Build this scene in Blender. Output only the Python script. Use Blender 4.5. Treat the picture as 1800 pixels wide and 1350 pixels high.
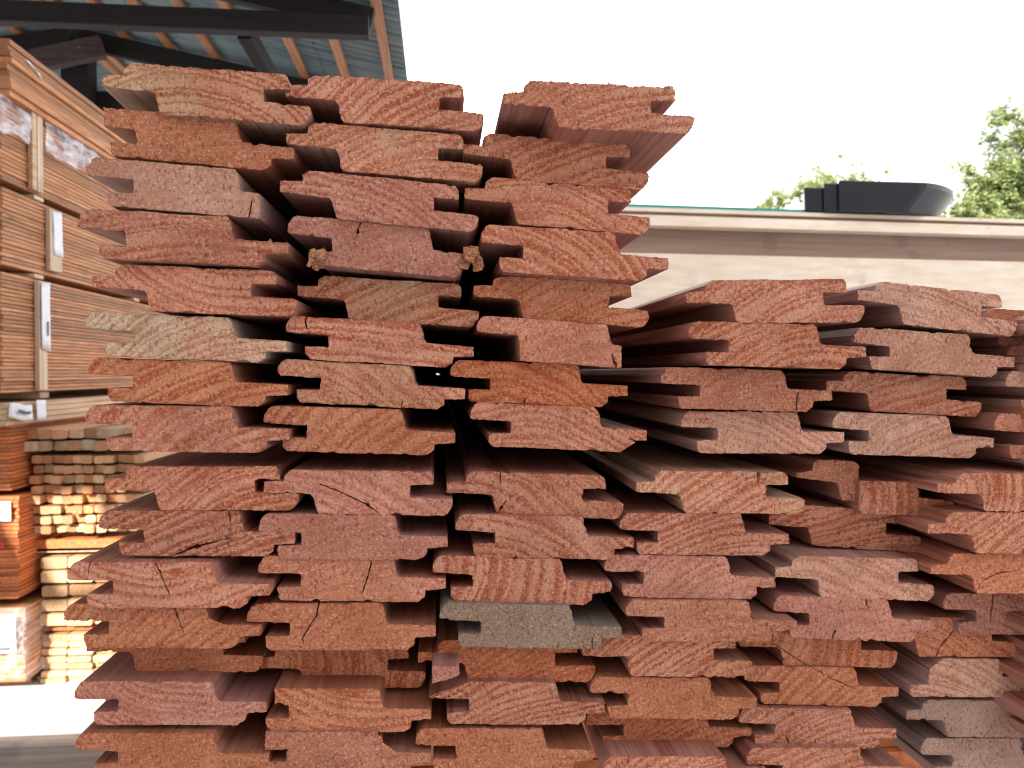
import bpy, bmesh, math, random
from mathutils import Vector, Matrix, noise as mn
R = math.radians
rnd = random.Random(7)
for o in list(bpy.data.objects): bpy.data.objects.remove(o, do_unlink=True)
S = bpy.context.scene
COL = S.collection

# ------------------------------------------------------------ camera, world, sun, exposure
F = 1350.0; HC = 1.6
VPX, VPY = 775.0, 655.0
cam = bpy.data.cameras.new('camera'); camo = bpy.data.objects.new('camera', cam); COL.objects.link(camo)
cam.sensor_width = 36.0; cam.lens = F/1800*36
cam.clip_start = 0.02; cam.clip_end = 3000
YAW = math.atan((900-VPX)/F); PIT = math.atan((675-VPY)/math.hypot(F, 900-VPX))
camo.location = (0, 0, HC)
camo.rotation_euler = (math.pi/2-PIT, 0, -YAW)
cam.dof.use_dof = True; cam.dof.focus_distance = 0.495; cam.dof.aperture_fstop = 17
S.camera = camo
SUN_EL, SUN_TX, SUN_TY = R(29), 0.285, 0.958          # light travels towards +x, +y and down
w = bpy.data.worlds.new('World'); S.world = w; w.use_nodes = True
nt = w.node_tree; bg = nt.nodes['Background']
sky = nt.nodes.new('ShaderNodeTexSky'); sky.sky_type = 'NISHITA'; sky.sun_disc = False
sky.sun_elevation = SUN_EL; sky.sun_rotation = math.atan2(-SUN_TX, -SUN_TY) % (2*math.pi)
sky.air_density = 1.0; sky.dust_density = 2.0
tc = nt.nodes.new('ShaderNodeTexCoord'); cn = nt.nodes.new('ShaderNodeTexNoise'); cr = nt.nodes.new('ShaderNodeValToRGB')
mp = nt.nodes.new('ShaderNodeMapping'); mp.inputs['Scale'].default_value = (1, 1, 2.6)
cn.inputs['Scale'].default_value = 1.7; cn.inputs['Detail'].default_value = 7; cn.inputs['Roughness'].default_value = .55
cr.color_ramp.elements[0].position = .46; cr.color_ramp.elements[1].position = .60; cr.color_ramp.elements[0].color = (.26, .26, .26, 1)
mx = nt.nodes.new('ShaderNodeMix'); mx.data_type = 'RGBA'
mx.inputs['B'].default_value = (10.2, 9.9, 9.6, 1)
nt.links.new(tc.outputs['Generated'], mp.inputs['Vector']); nt.links.new(mp.outputs[0], cn.inputs['Vector'])
nt.links.new(cn.outputs['Fac'], cr.inputs[0]); nt.links.new(cr.outputs[0], mx.inputs['Factor'])
nt.links.new(sky.outputs[0], mx.inputs['A']); nt.links.new(mx.outputs['Result'], bg.inputs['Color'])
bg.inputs['Strength'].default_value = 0.13
sl = bpy.data.lights.new('sun', 'SUN'); sl.energy = 5.0; sl.angle = R(.5); sl.color = (1, .93, .82)
so = bpy.data.objects.new('sun', sl); COL.objects.link(so); so.location = (-6, -20, 20)
dvec = Vector((SUN_TX*math.cos(SUN_EL), SUN_TY*math.cos(SUN_EL), -math.sin(SUN_EL)))
so.rotation_euler = dvec.to_track_quat('-Z', 'Y').to_euler()
S.view_settings.view_transform = 'Standard'; S.view_settings.look = 'None'
S.view_settings.exposure = 1.27; S.view_settings.gamma = 1
S.render.engine = 'CYCLES'; S.cycles.pixel_filter_type = 'BLACKMAN_HARRIS'; S.cycles.filter_width = 1.0; S.render.resolution_x = 1024; S.render.resolution_y = 768

CM = Matrix.Rotation(-YAW, 3, 'Z') @ Matrix.Rotation(math.pi/2-PIT, 3, 'X')
def ray(px, py): return CM @ Vector(((px-900)/F, -(py-675)/F, -1))
def PY(px, py, Y): r = ray(px, py); return Vector((0, 0, HC)) + r*(Y/r.y)
def PX(px, py, X): r = ray(px, py); return Vector((0, 0, HC)) + r*(X/r.x)
def PZ(px, py, Z): r = ray(px, py); return Vector((0, 0, HC)) + r*((Z-HC)/r.z)

# ------------------------------------------------------------ helpers
def newmat(name):
    m = bpy.data.materials.new(name); m.use_nodes = True
    return m, m.node_tree, m.node_tree.nodes['Principled BSDF']
class NT:
    def __init__(s, t): s.t = t
    def n(s, ty, **kw):
        nd = s.t.nodes.new(ty)
        for k, v in kw.items(): setattr(nd, k, v)
        return nd
    def l(s, a, b): s.t.links.new(a, b)
    def math(s, op, a, b=None, c=None, clamp=False):
        nd = s.n('ShaderNodeMath', operation=op); nd.use_clamp = clamp
        for i, v in enumerate((a, b, c)):
            if v is None: continue
            if isinstance(v, (int, float)): nd.inputs[i].default_value = v
            else: s.l(v, nd.inputs[i])
        return nd.outputs[0]
    def vmath(s, op, a, b=None, out=0):
        nd = s.n('ShaderNodeVectorMath', operation=op)
        for i, v in enumerate((a, b)):
            if v is None: continue
            if isinstance(v, (tuple, list)): nd.inputs[i].default_value = v
            elif isinstance(v, (int, float)): nd.inputs['Scale'].default_value = v
            else: s.l(v, nd.inputs[i])
        return nd.outputs[out]
    def noise(s, vec, scale, detail=2, rough=.5, out='Fac'):
        nd = s.n('ShaderNodeTexNoise'); nd.inputs['Scale'].default_value = scale
        nd.inputs['Detail'].default_value = detail; nd.inputs['Roughness'].default_value = rough
        if vec is not None: s.l(vec, nd.inputs['Vector'])
        return nd.outputs[out]
    def ramp(s, f, stops):
        nd = s.n('ShaderNodeValToRGB'); e = nd.color_ramp.elements
        while len(e) < len(stops): e.new(.5)
        for q, (p, c) in zip(e, stops):
            q.position = p; q.color = (*c, 1) if len(c) == 3 else c
        s.l(f, nd.inputs[0]); return nd.outputs[0]
    def mix(s, f, a, b, blend='MIX'):
        nd = s.n('ShaderNodeMix', data_type='RGBA', blend_type=blend)
        for k, v in (('Factor', f), ('A', a), ('B', b)):
            if isinstance(v, (int, float)): nd.inputs[k].default_value = v
            elif isinstance(v, tuple): nd.inputs[k].default_value = (*v, 1)
            else: s.l(v, nd.inputs[k])
        return nd.outputs['Result']
    def rng(s, f, a, b, c, d):
        nd = s.n('ShaderNodeMapRange')
        for i, v in enumerate((a, b, c, d)): nd.inputs[i+1].default_value = v
        s.l(f, nd.inputs[0]); return nd.outputs[0]
    def attr(s, name, out='Vector'):
        nd = s.n('ShaderNodeAttribute', attribute_type='OBJECT', attribute_name=name); return nd.outputs[out]
    def bump(s, h, strength, dist, bsdf):
        nd = s.n('ShaderNodeBump'); nd.inputs['Strength'].default_value = strength; nd.inputs['Distance'].default_value = dist
        s.l(h, nd.inputs['Height']); s.l(nd.outputs[0], bsdf.inputs['Normal']); return nd

def tag(o, label=None, cat=None, group=None, kind=None):
    if label: o['label'] = label
    if cat: o['category'] = cat
    if group: o['group'] = group
    if kind: o['kind'] = kind
    return o
def empty(name, loc=(0, 0, 0)):
    o = bpy.data.objects.new(name, None); o.location = loc; o.empty_display_size = .05; COL.objects.link(o); return o
def link(name, me, mat=None, parent=None, loc=None):
    o = bpy.data.objects.new(name, me); COL.objects.link(o)
    if mat is not None and not me.materials: me.materials.append(mat)
    if parent is not None: o.parent = parent
    if loc is not None: o.location = loc
    return o
class MB:
    def __init__(s): s.v = []; s.f = []
    def quad(s, a, b, c, d):
        i = len(s.v); s.v += [tuple(a), tuple(b), tuple(c), tuple(d)]; s.f.append((i, i+1, i+2, i+3))
    def tri(s, a, b, c):
        i = len(s.v); s.v += [tuple(a), tuple(b), tuple(c)]; s.f.append((i, i+1, i+2))
    def box(s, x0, x1, y0, y1, z0, z1, ch=0):
        pr = [(x0+ch, z0), (x1-ch, z0), (x1, z0+ch), (x1, z1-ch), (x1-ch, z1), (x0+ch, z1), (x0, z1-ch), (x0, z0+ch)] if ch else [(x0, z0), (x1, z0), (x1, z1), (x0, z1)]
        s.prism([(p[0], y0, p[1]) for p in pr], (0, y1-y0, 0))
    def prism(s, ring, ext):
        n = len(ring); i = len(s.v); e = Vector(ext)
        s.v += [tuple(p) for p in ring] + [tuple(Vector(p)+e) for p in ring]
        s.f.append(tuple(range(i, i+n))); s.f.append(tuple(range(i+2*n-1, i+n-1, -1)))
        for k in range(n):
            a, b = i+k, i+(k+1) % n; s.f.append((b, a, a+n, b+n))
    def beam(s, p, q, wd, ht):
        p, q = Vector(p), Vector(q); d = (q-p).normalized()
        up = Vector((0, 0, 1)) if abs(d.z) < .9 else Vector((0, 1, 0))
        sx = d.cross(up).normalized()*wd/2; uz = sx.normalized().cross(d).normalized()*ht/2
        c = .06*min(wd, ht)
        a, b = sx.normalized()*c, uz.normalized()*c
        ring = [p-sx-uz+a, p+sx-uz-a, p+sx-uz+b, p+sx+uz-b, p+sx+uz-a, p-sx+uz+a, p-sx+uz-b, p-sx-uz+b]
        s.prism([tuple(x) for x in ring], q-p)
    def mesh(s, name):
        me = bpy.data.meshes.new(name); me.from_pydata(s.v, [], s.f)
        bm = bmesh.new(); bm.from_mesh(me); bmesh.ops.recalc_face_normals(bm, faces=bm.faces); bm.to_mesh(me); bm.free()
        return me
    def build(s, name, mat, parent=None, loc=None): return link(name, s.mesh(name), mat, parent, loc)

# ------------------------------------------------------------ materials
def mat_end():
    m, t, b = newmat('rough_sawn_end_grain'); N = NT(t)
    oc = N.n('ShaderNodeTexCoord').outputs['Object']
    seed = N.attr('seed', 'Fac'); sv = N.n('ShaderNodeCombineXYZ'); N.l(seed, sv.inputs[0]); N.l(seed, sv.inputs[2])
    sh = N.vmath('ADD', oc, sv.outputs[0])
    low = N.noise(sh, 14, 2, .5, 'Color'); low = N.vmath('SUBTRACT', low, (.5, .5, .5)); low = N.vmath('SCALE', low, .016)
    fine = N.noise(sh, 420, 3, .65, 'Color'); fine = N.vmath('SUBTRACT', fine, (.5, .5, .5)); fine = N.vmath('SCALE', fine, .0052)
    p = N.vmath('ADD', oc, low); p = N.vmath('ADD', p, fine)
    d = N.vmath('SUBTRACT', p, N.attr('rc')); d = N.vmath('MULTIPLY', d, (1, 0, 1))
    r = N.vmath('LENGTH', d, out='Value')
    sp = N.attr('sp', 'Fac')
    q = N.math('DIVIDE', r, sp)
    wob = N.noise(sh, 9, 1); q = N.math('ADD', q, N.math('MULTIPLY', wob, 3.2))
    cb = N.n('ShaderNodeCombineXYZ'); N.l(N.math('MULTIPLY', r, 1.0), cb.inputs[0]); N.l(seed, cb.inputs[1])
    q = N.math('ADD', q, N.math('MULTIPLY', N.noise(cb.outputs[0], 95, 2, .5), 3.4))
    fr = N.math('FRACT', q)
    fade = N.rng(N.noise(sh, 26, 3, .6), .34, .54, .35, 1)
    band = N.ramp(fr, [(0, (0, 0, 0)), (.2, (.25,)*3), (.5, (1,)*3), (.72, (.95,)*3), (1, (0, 0, 0))])
    # saw scratches: short diagonal streaks
    mpn = N.n('ShaderNodeMapping'); mpn.inputs['Rotation'].default_value = (0, R(38), 0); mpn.inputs['Scale'].default_value = (1, 1, .6)
    N.l(sh, mpn.inputs[0])
    scr = N.noise(mpn.outputs[0], 520, 3, .65)
    mpn2 = N.n('ShaderNodeMapping'); mpn2.inputs['Scale'].default_value = (.7, 1, 1); N.l(sh, mpn2.inputs[0])
    spk = N.noise(mpn2.outputs[0], 640, 3, .72)
    mid = N.noise(sh, 120, 3, .6)
    amt = N.attr('amt', 'Fac')
    k = N.math('MULTIPLY', N.math('MULTIPLY', N.math('SUBTRACT', band, .55), amt), fade)
    k = N.math('ADD', k, .55)
    k = N.math('ADD', k, N.math('MULTIPLY', N.math('SUBTRACT', mid, .5), .9))
    k = N.math('ADD', k, N.math('MULTIPLY', N.math('SUBTRACT', spk, .5), 1.1), clamp=True)
    c = N.mix(k, N.attr('cd', 'Color'), N.attr('cl', 'Color'))
    zone = N.rng(N.noise(sh, 13, 2, .5), .42, .54, 0, 1)
    c = N.mix(N.math('MULTIPLY', zone, .85), c, N.mix(1.0, c, N.attr('ct', 'Color'), 'MULTIPLY'))
    c = N.mix(N.rng(spk, .54, .64, 0, .7), c, N.mix(.5, N.attr('cl', 'Color'), (.95, .66, .44)))
    c = N.mix(N.rng(scr, .47, .30, 0, .8), c, N.mix(1.0, c, (.32, .20, .17), 'MULTIPLY'))
    bl = N.noise(sh, 24, 4, .6)
    c = N.mix(N.rng(bl, .38, .62, .0, 1), N.mix(1.0, c, (.82, .76, .72), 'MULTIPLY'), c)
    st = N.math('MULTIPLY', N.rng(N.noise(sh, 60, 4, .6), .60, .68, 0, 1), N.attr('stain', 'Fac'))
    c = N.mix(st, c, (.06, .055, .06))
    N.l(c, b.inputs['Base Color']); b.inputs['Roughness'].default_value = .85
    b.inputs['Specular IOR Level'].default_value = .25
    h = N.math('ADD', N.math('MULTIPLY', scr, 1.0), N.math('MULTIPLY', spk, .8))
    h = N.math('ADD', h, N.math('MULTIPLY', mid, .8))
    N.bump(h, 1.0, .0016, b)
    return m
def mat_planed():
    m, t, b = newmat('planed_board_side'); N = NT(t)
    oc = N.n('ShaderNodeTexCoord').outputs['Object']
    seed = N.attr('seed', 'Fac'); sv = N.n('ShaderNodeCombineXYZ'); N.l(seed, sv.inputs[0]); N.l(seed, sv.inputs[2])
    sh = N.vmath('ADD', oc, sv.outputs[0])
    st = N.vmath('MULTIPLY', sh, (1, .035, 1))
    a = N.noise(st, 260, 4, .6); a2 = N.noise(st, 60, 2, .5); kn = N.noise(sh, 9, 2)
    k = N.math('ADD', N.math('MULTIPLY', a, .6), N.math('MULTIPLY', a2, .4))
    c = N.mix(N.rng(k, .38, .62, 0, 1), N.mix(1.0, N.attr('cd', 'Color'), (.58, .66, .85), 'MULTIPLY'), N.mix(1.0, N.attr('cl', 'Color'), (.66, .70, .80), 'MULTIPLY'))
    c = N.mix(N.rng(kn, .6, .75, 0, .5), c, (.17, .065, .035))
    ln = N.noise(N.vmath('MULTIPLY', sh, (1, .012, 1)), 190, 2, .5)
    c = N.mix(N.rng(ln, .64, .69, 0, .8), c, N.mix(1.0, c, (.35, .28, .28), 'MULTIPLY'))
    gr = N.noise(sh, 700, 2, .6); c = N.mix(N.rng(gr, .4, .65, 0, .35), c, N.mix(1.0, c, (.7, .66, .66), 'MULTIPLY'))
    N.l(c, b.inputs['Base Color']); b.inputs['Roughness'].default_value = .5
    b.inputs['Specular IOR Level'].default_value = .35
    N.bump(a, .35, .0006, b)
    return m
M_END = mat_end(); M_SIDE = mat_planed()

def wood_mat(name, light, dark, scale=60, along='Y', rough=.65, jit=.25, sx=.03):
    m, t, b = newmat(name); N = NT(t)
    oc = N.n('ShaderNodeTexCoord').outputs['Object']
    oi = N.n('ShaderNodeObjectInfo').outputs['Random']
    sv = N.n('ShaderNodeCombineXYZ'); N.l(N.math('MULTIPLY', oi, 17), sv.inputs[0]); N.l(N.math('MULTIPLY', oi, 9), sv.inputs[2])
    sh = N.vmath('ADD', oc, sv.outputs[0])
    sc = {'X': (sx, 1, 1), 'Y': (1, sx, 1), 'Z': (1, 1, sx)}[along]
    st = N.vmath('MULTIPLY', sh, sc)
    a = N.noise(st, scale, 4, .6); kn = N.noise(sh, 5, 3, .6)
    c = N.mix(N.rng(a, .36, .64, 0, 1), dark, light)
    c = N.mix(N.rng(kn, .60, .72, 0, .5), c, tuple(x*.5 for x in dark))
    v = N.rng(oi, 0, 1, 1-jit, 1+jit); vv = N.n('ShaderNodeCombineXYZ')
    for i in range(3): N.l(v, vv.inputs[i])
    c = N.mix(1.0, c, vv.outputs[0], 'MULTIPLY')
    N.l(c, b.inputs['Base Color']); b.inputs['Roughness'].default_value = rough
    N.bump(a, .4, .002, b)
    return m
def plain(name, col, rough=.6, metal=0, nscale=30, var=.2, bump=.3, bd=.002):
    m, t, b = newmat(name); N = NT(t)
    oc = N.n('ShaderNodeTexCoord').outputs['Object']
    a = N.noise(oc, nscale, 5, .6)
    c = N.mix(N.rng(a, .3, .7, 0, 1), tuple(x*(1-var) for x in col), tuple(min(1, x*(1+var)) for x in col))
    N.l(c, b.inputs['Base Color']); b.inputs['Roughness'].default_value = rough; b.inputs['Metallic'].default_value = metal
    if bump: N.bump(a, bump, bd, b)
    return m
M_BUND = wood_mat('bundle_side_wood', (.60, .28, .125), (.32, .12, .045), 170, 'Y', .65, .28)
M_BUND_R = wood_mat('bundle_red_wood', (.66, .22, .07), (.40, .10, .03), 70)
M_PALE = wood_mat('pale_softwood', (.66, .47, .30), (.46, .28, .16), 40)
M_BATT = wood_mat('pale_batten_wood', (.62, .50, .38), (.48, .34, .22), 40, 'Z')
M_ENDS = wood_mat('cut_batten_ends', (.62, .36, .19), (.42, .20, .10), 120, 'X', .8, .3, .6)
M_SKID = wood_mat('weathered_skid_wood', (.36, .31, .27), (.23, .19, .17), 40, 'X')
M_DARK = wood_mat('dark_creosoted_timber', (.020, .015, .017), (.009, .007, .009), 40, 'X', .8, .1)
M_DARK2 = wood_mat('dark_brown_timber', (.10, .075, .075), (.05, .035, .035), 40, 'X', .8, .1)
M_PURL = wood_mat('orange_purlin_wood', (.46, .22, .10), (.28, .11, .05), 50, 'Y', .7, .15)
M_FRAME = wood_mat('cream_timber_panel', (.88, .79, .65), (.76, .64, .50), 26, 'X', .7, .05, .16)
M_BAND = wood_mat('shaded_brown_rail', (.36, .25, .20), (.27, .18, .14), 30, 'X', .7, .05, .04)  # brown rail colour, with the shade under the overhanging ledge mixed in
M_BLACK = plain('black_plastic', (.004, .008, .016), .3, 0, 12, .2, .1)
M_TEAL = plain('teal_sheet', (.05, .30, .27), .5, 0, 12, .1, 0)
M_PAPER = plain('white_label_paper', (.80, .82, .86), .6, 0, 25, .06, .1)
M_INK = plain('faded_label_print', (.10, .12, .15), .7, 0, 40, .2, 0)
M_RED = plain('red_mark', (.62, .03, .02), .5, 0, 40, .1, 0)
def film(a0=.12, a1=.78):
    m, t, b = newmat('clear_wrapping_film'); N = NT(t)
    oc = N.n('ShaderNodeTexCoord').outputs['Object']
    a = N.noise(N.vmath('MULTIPLY', oc, (1, .35, 1)), 14, 5, .65)
    b.inputs['Base Color'].default_value = (.80, .82, .90, 1); b.inputs['Roughness'].default_value = .12
    N.l(N.rng(a, .40, .62, a0, a1), b.inputs['Alpha']); N.bump(a, .8, .02, b); return m
M_FILM = film(); M_FILM2 = film(.03, .34)
def concrete(name, c0, c1, sc=6):
    m, t, b = newmat(name); N = NT(t)
    oc = N.n('ShaderNodeTexCoord').outputs['Object']
    a = N.noise(oc, sc, 8, .65); g = N.noise(oc, 160, 3, .7)
    c = N.mix(N.rng(a, .35, .65, 0, 1), c0, c1); c = N.mix(N.rng(g, .5, .8, 0, .4), c, tuple(x*.5 for x in c0))
    N.l(c, b.inputs['Base Color']); b.inputs['Roughness'].default_value = .9; N.bump(g, .5, .004, b); return m
M_GROUND = concrete('yard_concrete', (.56, .55, .56), (.66, .65, .65))
M_WALL = concrete('rendered_wall', (.55, .50, .46), (.66, .61, .56), 2)
def metal_roof():
    m, t, b = newmat('corrugated_sheet'); N = NT(t)
    oc = N.n('ShaderNodeTexCoord').outputs['Object']
    a = N.noise(N.vmath('MULTIPLY', oc, (.6, 5, 1)), 1.2, 5, .6)
    c = N.ramp(a, [(.3, (.10, .17, .20)), (.5, (.15, .22, .25)), (.66, (.24, .29, .30)), (.78, (.22, .19, .16))])
    N.l(c, b.inputs['Base Color']); b.inputs['Roughness'].default_value = .45; b.inputs['Metallic'].default_value = .25; return m
M_ROOF = metal_roof(); M_SHEETW = plain('lit_roof_pale_sheet', (.62, .64, .62), .5, .1, 3, .1, 0)
def leafmat():
    m, t, b = newmat('leaf'); N = NT(t)
    a = N.noise(N.n('ShaderNodeTexCoord').outputs['Object'], 2.3, 4, .7)
    c = N.ramp(a, [(.34, (.20, .27, .12)), (.5, (.29, .35, .15)), (.66, (.40, .43, .18))])
    N.l(c, b.inputs['Base Color']); b.inputs['Roughness'].default_value = .55
    tr = N.n('ShaderNodeBsdfTranslucent'); N.l(c, tr.inputs[0]); ms = N.n('ShaderNodeMixShader'); ms.inputs[0].default_value = .5
    out = t.nodes['Material Output']; N.l(b.outputs[0], ms.inputs[1]); N.l(tr.outputs[0], ms.inputs[2]); N.l(ms.outputs[0], out.inputs[0]); return m
M_LEAF = leafmat(); M_BARK = plain('bark', (.12, .09, .07), .9, 0, 20, .4, .6, .02)

# ------------------------------------------------------------ setting
g = MB(); g.quad((-400, -200, 0), (400, -200, 0), (400, 900, 0), (-400, 900, 0)); tag(g.build('ground', M_GROUND), kind='structure')

# unseen building added behind the camera to shade the stack, taller wing to the right
bld = empty('shade_building', (0, -8, 0))
tag(bld, 'unseen pale hall added behind the viewer to shade the stack', 'building')
b = MB(); b.box(-4.1, 16, -9, -.0, 0, 10.2); b.build('tall_shade_wing', M_WALL, bld)
b = MB(); b.box(-16, -4.103, -9, -.25, 0, 6.80); b.build('low_shade_wing', M_WALL, bld)
b = MB(); b.box(-4.3, 16.2, -9.2, .2, 10.203, 10.4); b.build('roof', M_DARK, bld)
for k in range(4):
    wn = MB(); wn.box(-2.2+k*4, -.2+k*4, .003, .06, 3.4, 5.0); wo = wn.build('window', M_DARK, bld)
    pn = MB(); pn.box(-2.1+k*4, -.3+k*4, .063, .075, 3.5, 4.9); pn.build('pane', M_BLACK, wo)

# ------------------------------------------------------------ foreground boards
Hn = .242
PA = [(.150, 0), (.878, 0), (.897, .022), (.900, .073), (.773, .077), (.773, .142), (.985, .146), (1.0, .153), (.998, .190), (.975, .228), (.952, .242),
      (.292, .242), (.278, .224), (.262, .148), (.250, .133), (0, .127), (0, .070), (.108, .062), (.112, .028)]
PA = [(u, v/Hn) for u, v in PA]
PB = [(1-u, 1-v) for u, v in PA]
PALS = {
 'p': ((.76, .375, .255), (.47, .120, .060), (1.0, .95, .88)),
 'm': ((.74, .370, .275), (.48, .150, .100), (.99, .92, .88)),
 'o': ((.73, .325, .180), (.47, .120, .048), (1.0, .92, .92)),
 'y': ((.82, .53, .345), (.50, .185, .085), (.95, .66, .66)),
 'Y': ((.86, .64, .47), (.50, .29, .17), (.98, .72, .68)),
 'g': ((.48, .36, .275), (.30, .205, .155), (.95, .90, .85)),
 'r': ((.75, .28, .140), (.50, .115, .045), (1.0, .95, .9)),
 'k': ((.82, .495, .37), (.53, .23, .145), (.97, .84, .80)),
 'G': ((.62, .41, .33), (.45, .275, .21), (.95, .9, .88)),
}
LOOK = {'p': 'pinkish brown', 'm': 'dusty mauve pink', 'o': 'orange brown', 'y': 'tan streaked', 'Y': 'pale straw coloured', 'g': 'grey weathered', 'r': 'deep red orange', 'k': 'light beige pink', 'G': 'greyish pink'}
RLOOK = {'/': 'with stripes rising to the right', '\\': 'with stripes falling to the right', 'u': 'with arched rings', 'n': 'with faint grain', 'v': 'with rings dipping like a bowl', '(': 'with steep curved rings', '-': 'with level stripes'}
ORD = ['top', 'second', 'third', 'fourth', 'fifth', 'sixth', 'seventh', 'eighth', 'ninth', 'tenth', 'eleventh', 'twelfth', 'thirteenth', 'fourteenth', 'fifteenth', 'sixteenth']
COLN = ['leftmost', 'second', 'third', 'fourth', 'fifth', 'rightmost']
Y0 = .475; WREAL = .121
def ringdata(kind, w, h, rg):
    s = rg.uniform(.8, 1.2)
    ang, rad, sp, amt = {'/': (R(-62), .16, .0048, .85), '\\': (R(-115), .16, .0048, .8), 'u': (R(-95), .07, .0044, .95), 'n': (R(-70), .12, .005, .28),
          'v': (R(80), .08, .005, .8), '(': (R(172), .06, .0078, .9), '-': (R(-88), .25, .0046, .9)}[kind]
    ang += R(rg.uniform(-10, 10)); rad *= s
    return (math.cos(ang)*rad, 0, math.sin(ang)*rad), sp*rg.uniform(.95, 1.6), amt*rg.uniform(.95, 1.4)

def densify(poly, step):
    out = []
    n = len(poly)
    for i in range(n):
        a = Vector(poly[i]); b2 = Vector(poly[(i+1) % n]); L = (b2-a).length; k = max(1, int(L/step))
        for j in range(k): out.append(a.lerp(b2, j/k))
    return out
def round_poly(poly, r):
    out = []; n = len(poly)
    for i in range(n):
        p, q, s = Vector(poly[i-1]), Vector(poly[i]), Vector(poly[(i+1) % n])
        a = min(r, (p-q).length*.45); c = min(r, (s-q).length*.45)
        q0 = q+(p-q).normalized()*a; q1 = q+(s-q).normalized()*c
        out += [q0, q.lerp((q0+q1)/2, .35), q1]
    return out
def notch(pts, crack, wd):
    """pts dense closed list (px space), crack polyline from the rim inwards"""
    c0 = Vector(crack[0]); n = len(pts)
    i = min(range(n), key=lambda k: (pts[k]-c0).length)
    t = (pts[(i+1) % n]-pts[i-1]).normalized()
    cl = []
    cr = [Vector(c) for c in crack]; cr[0] = pts[i].copy()
    for a, b2 in zip(cr[:-1], cr[1:]):
        k = max(2, int((b2-a).length/4))
        for j in range(k): cl.append(a.lerp(b2, j/k))
    cl.append(cr[-1])
    m = len(cl); A, B = [], []
    for j, p in enumerate(cl[:-1]):
        d = (cl[j+1]-p).normalized(); nn = Vector((-d.y, d.x))
        if nn.dot(t) < 0: nn = -nn
        jt = Vector((rnd.uniform(-.6, .6), rnd.uniform(-.6, .6))) if j else Vector((0, 0))
        ww = .72*wd*(1-j/(m-1))**.6*rnd.uniform(.7, 1.2)+.12
        A.append(p+jt-nn*ww); B.append(p+jt+nn*ww)
    lo = i; hi = i
    return pts[:lo] + A + [cl[-1]] + B[::-1] + pts[hi+1:]

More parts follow.
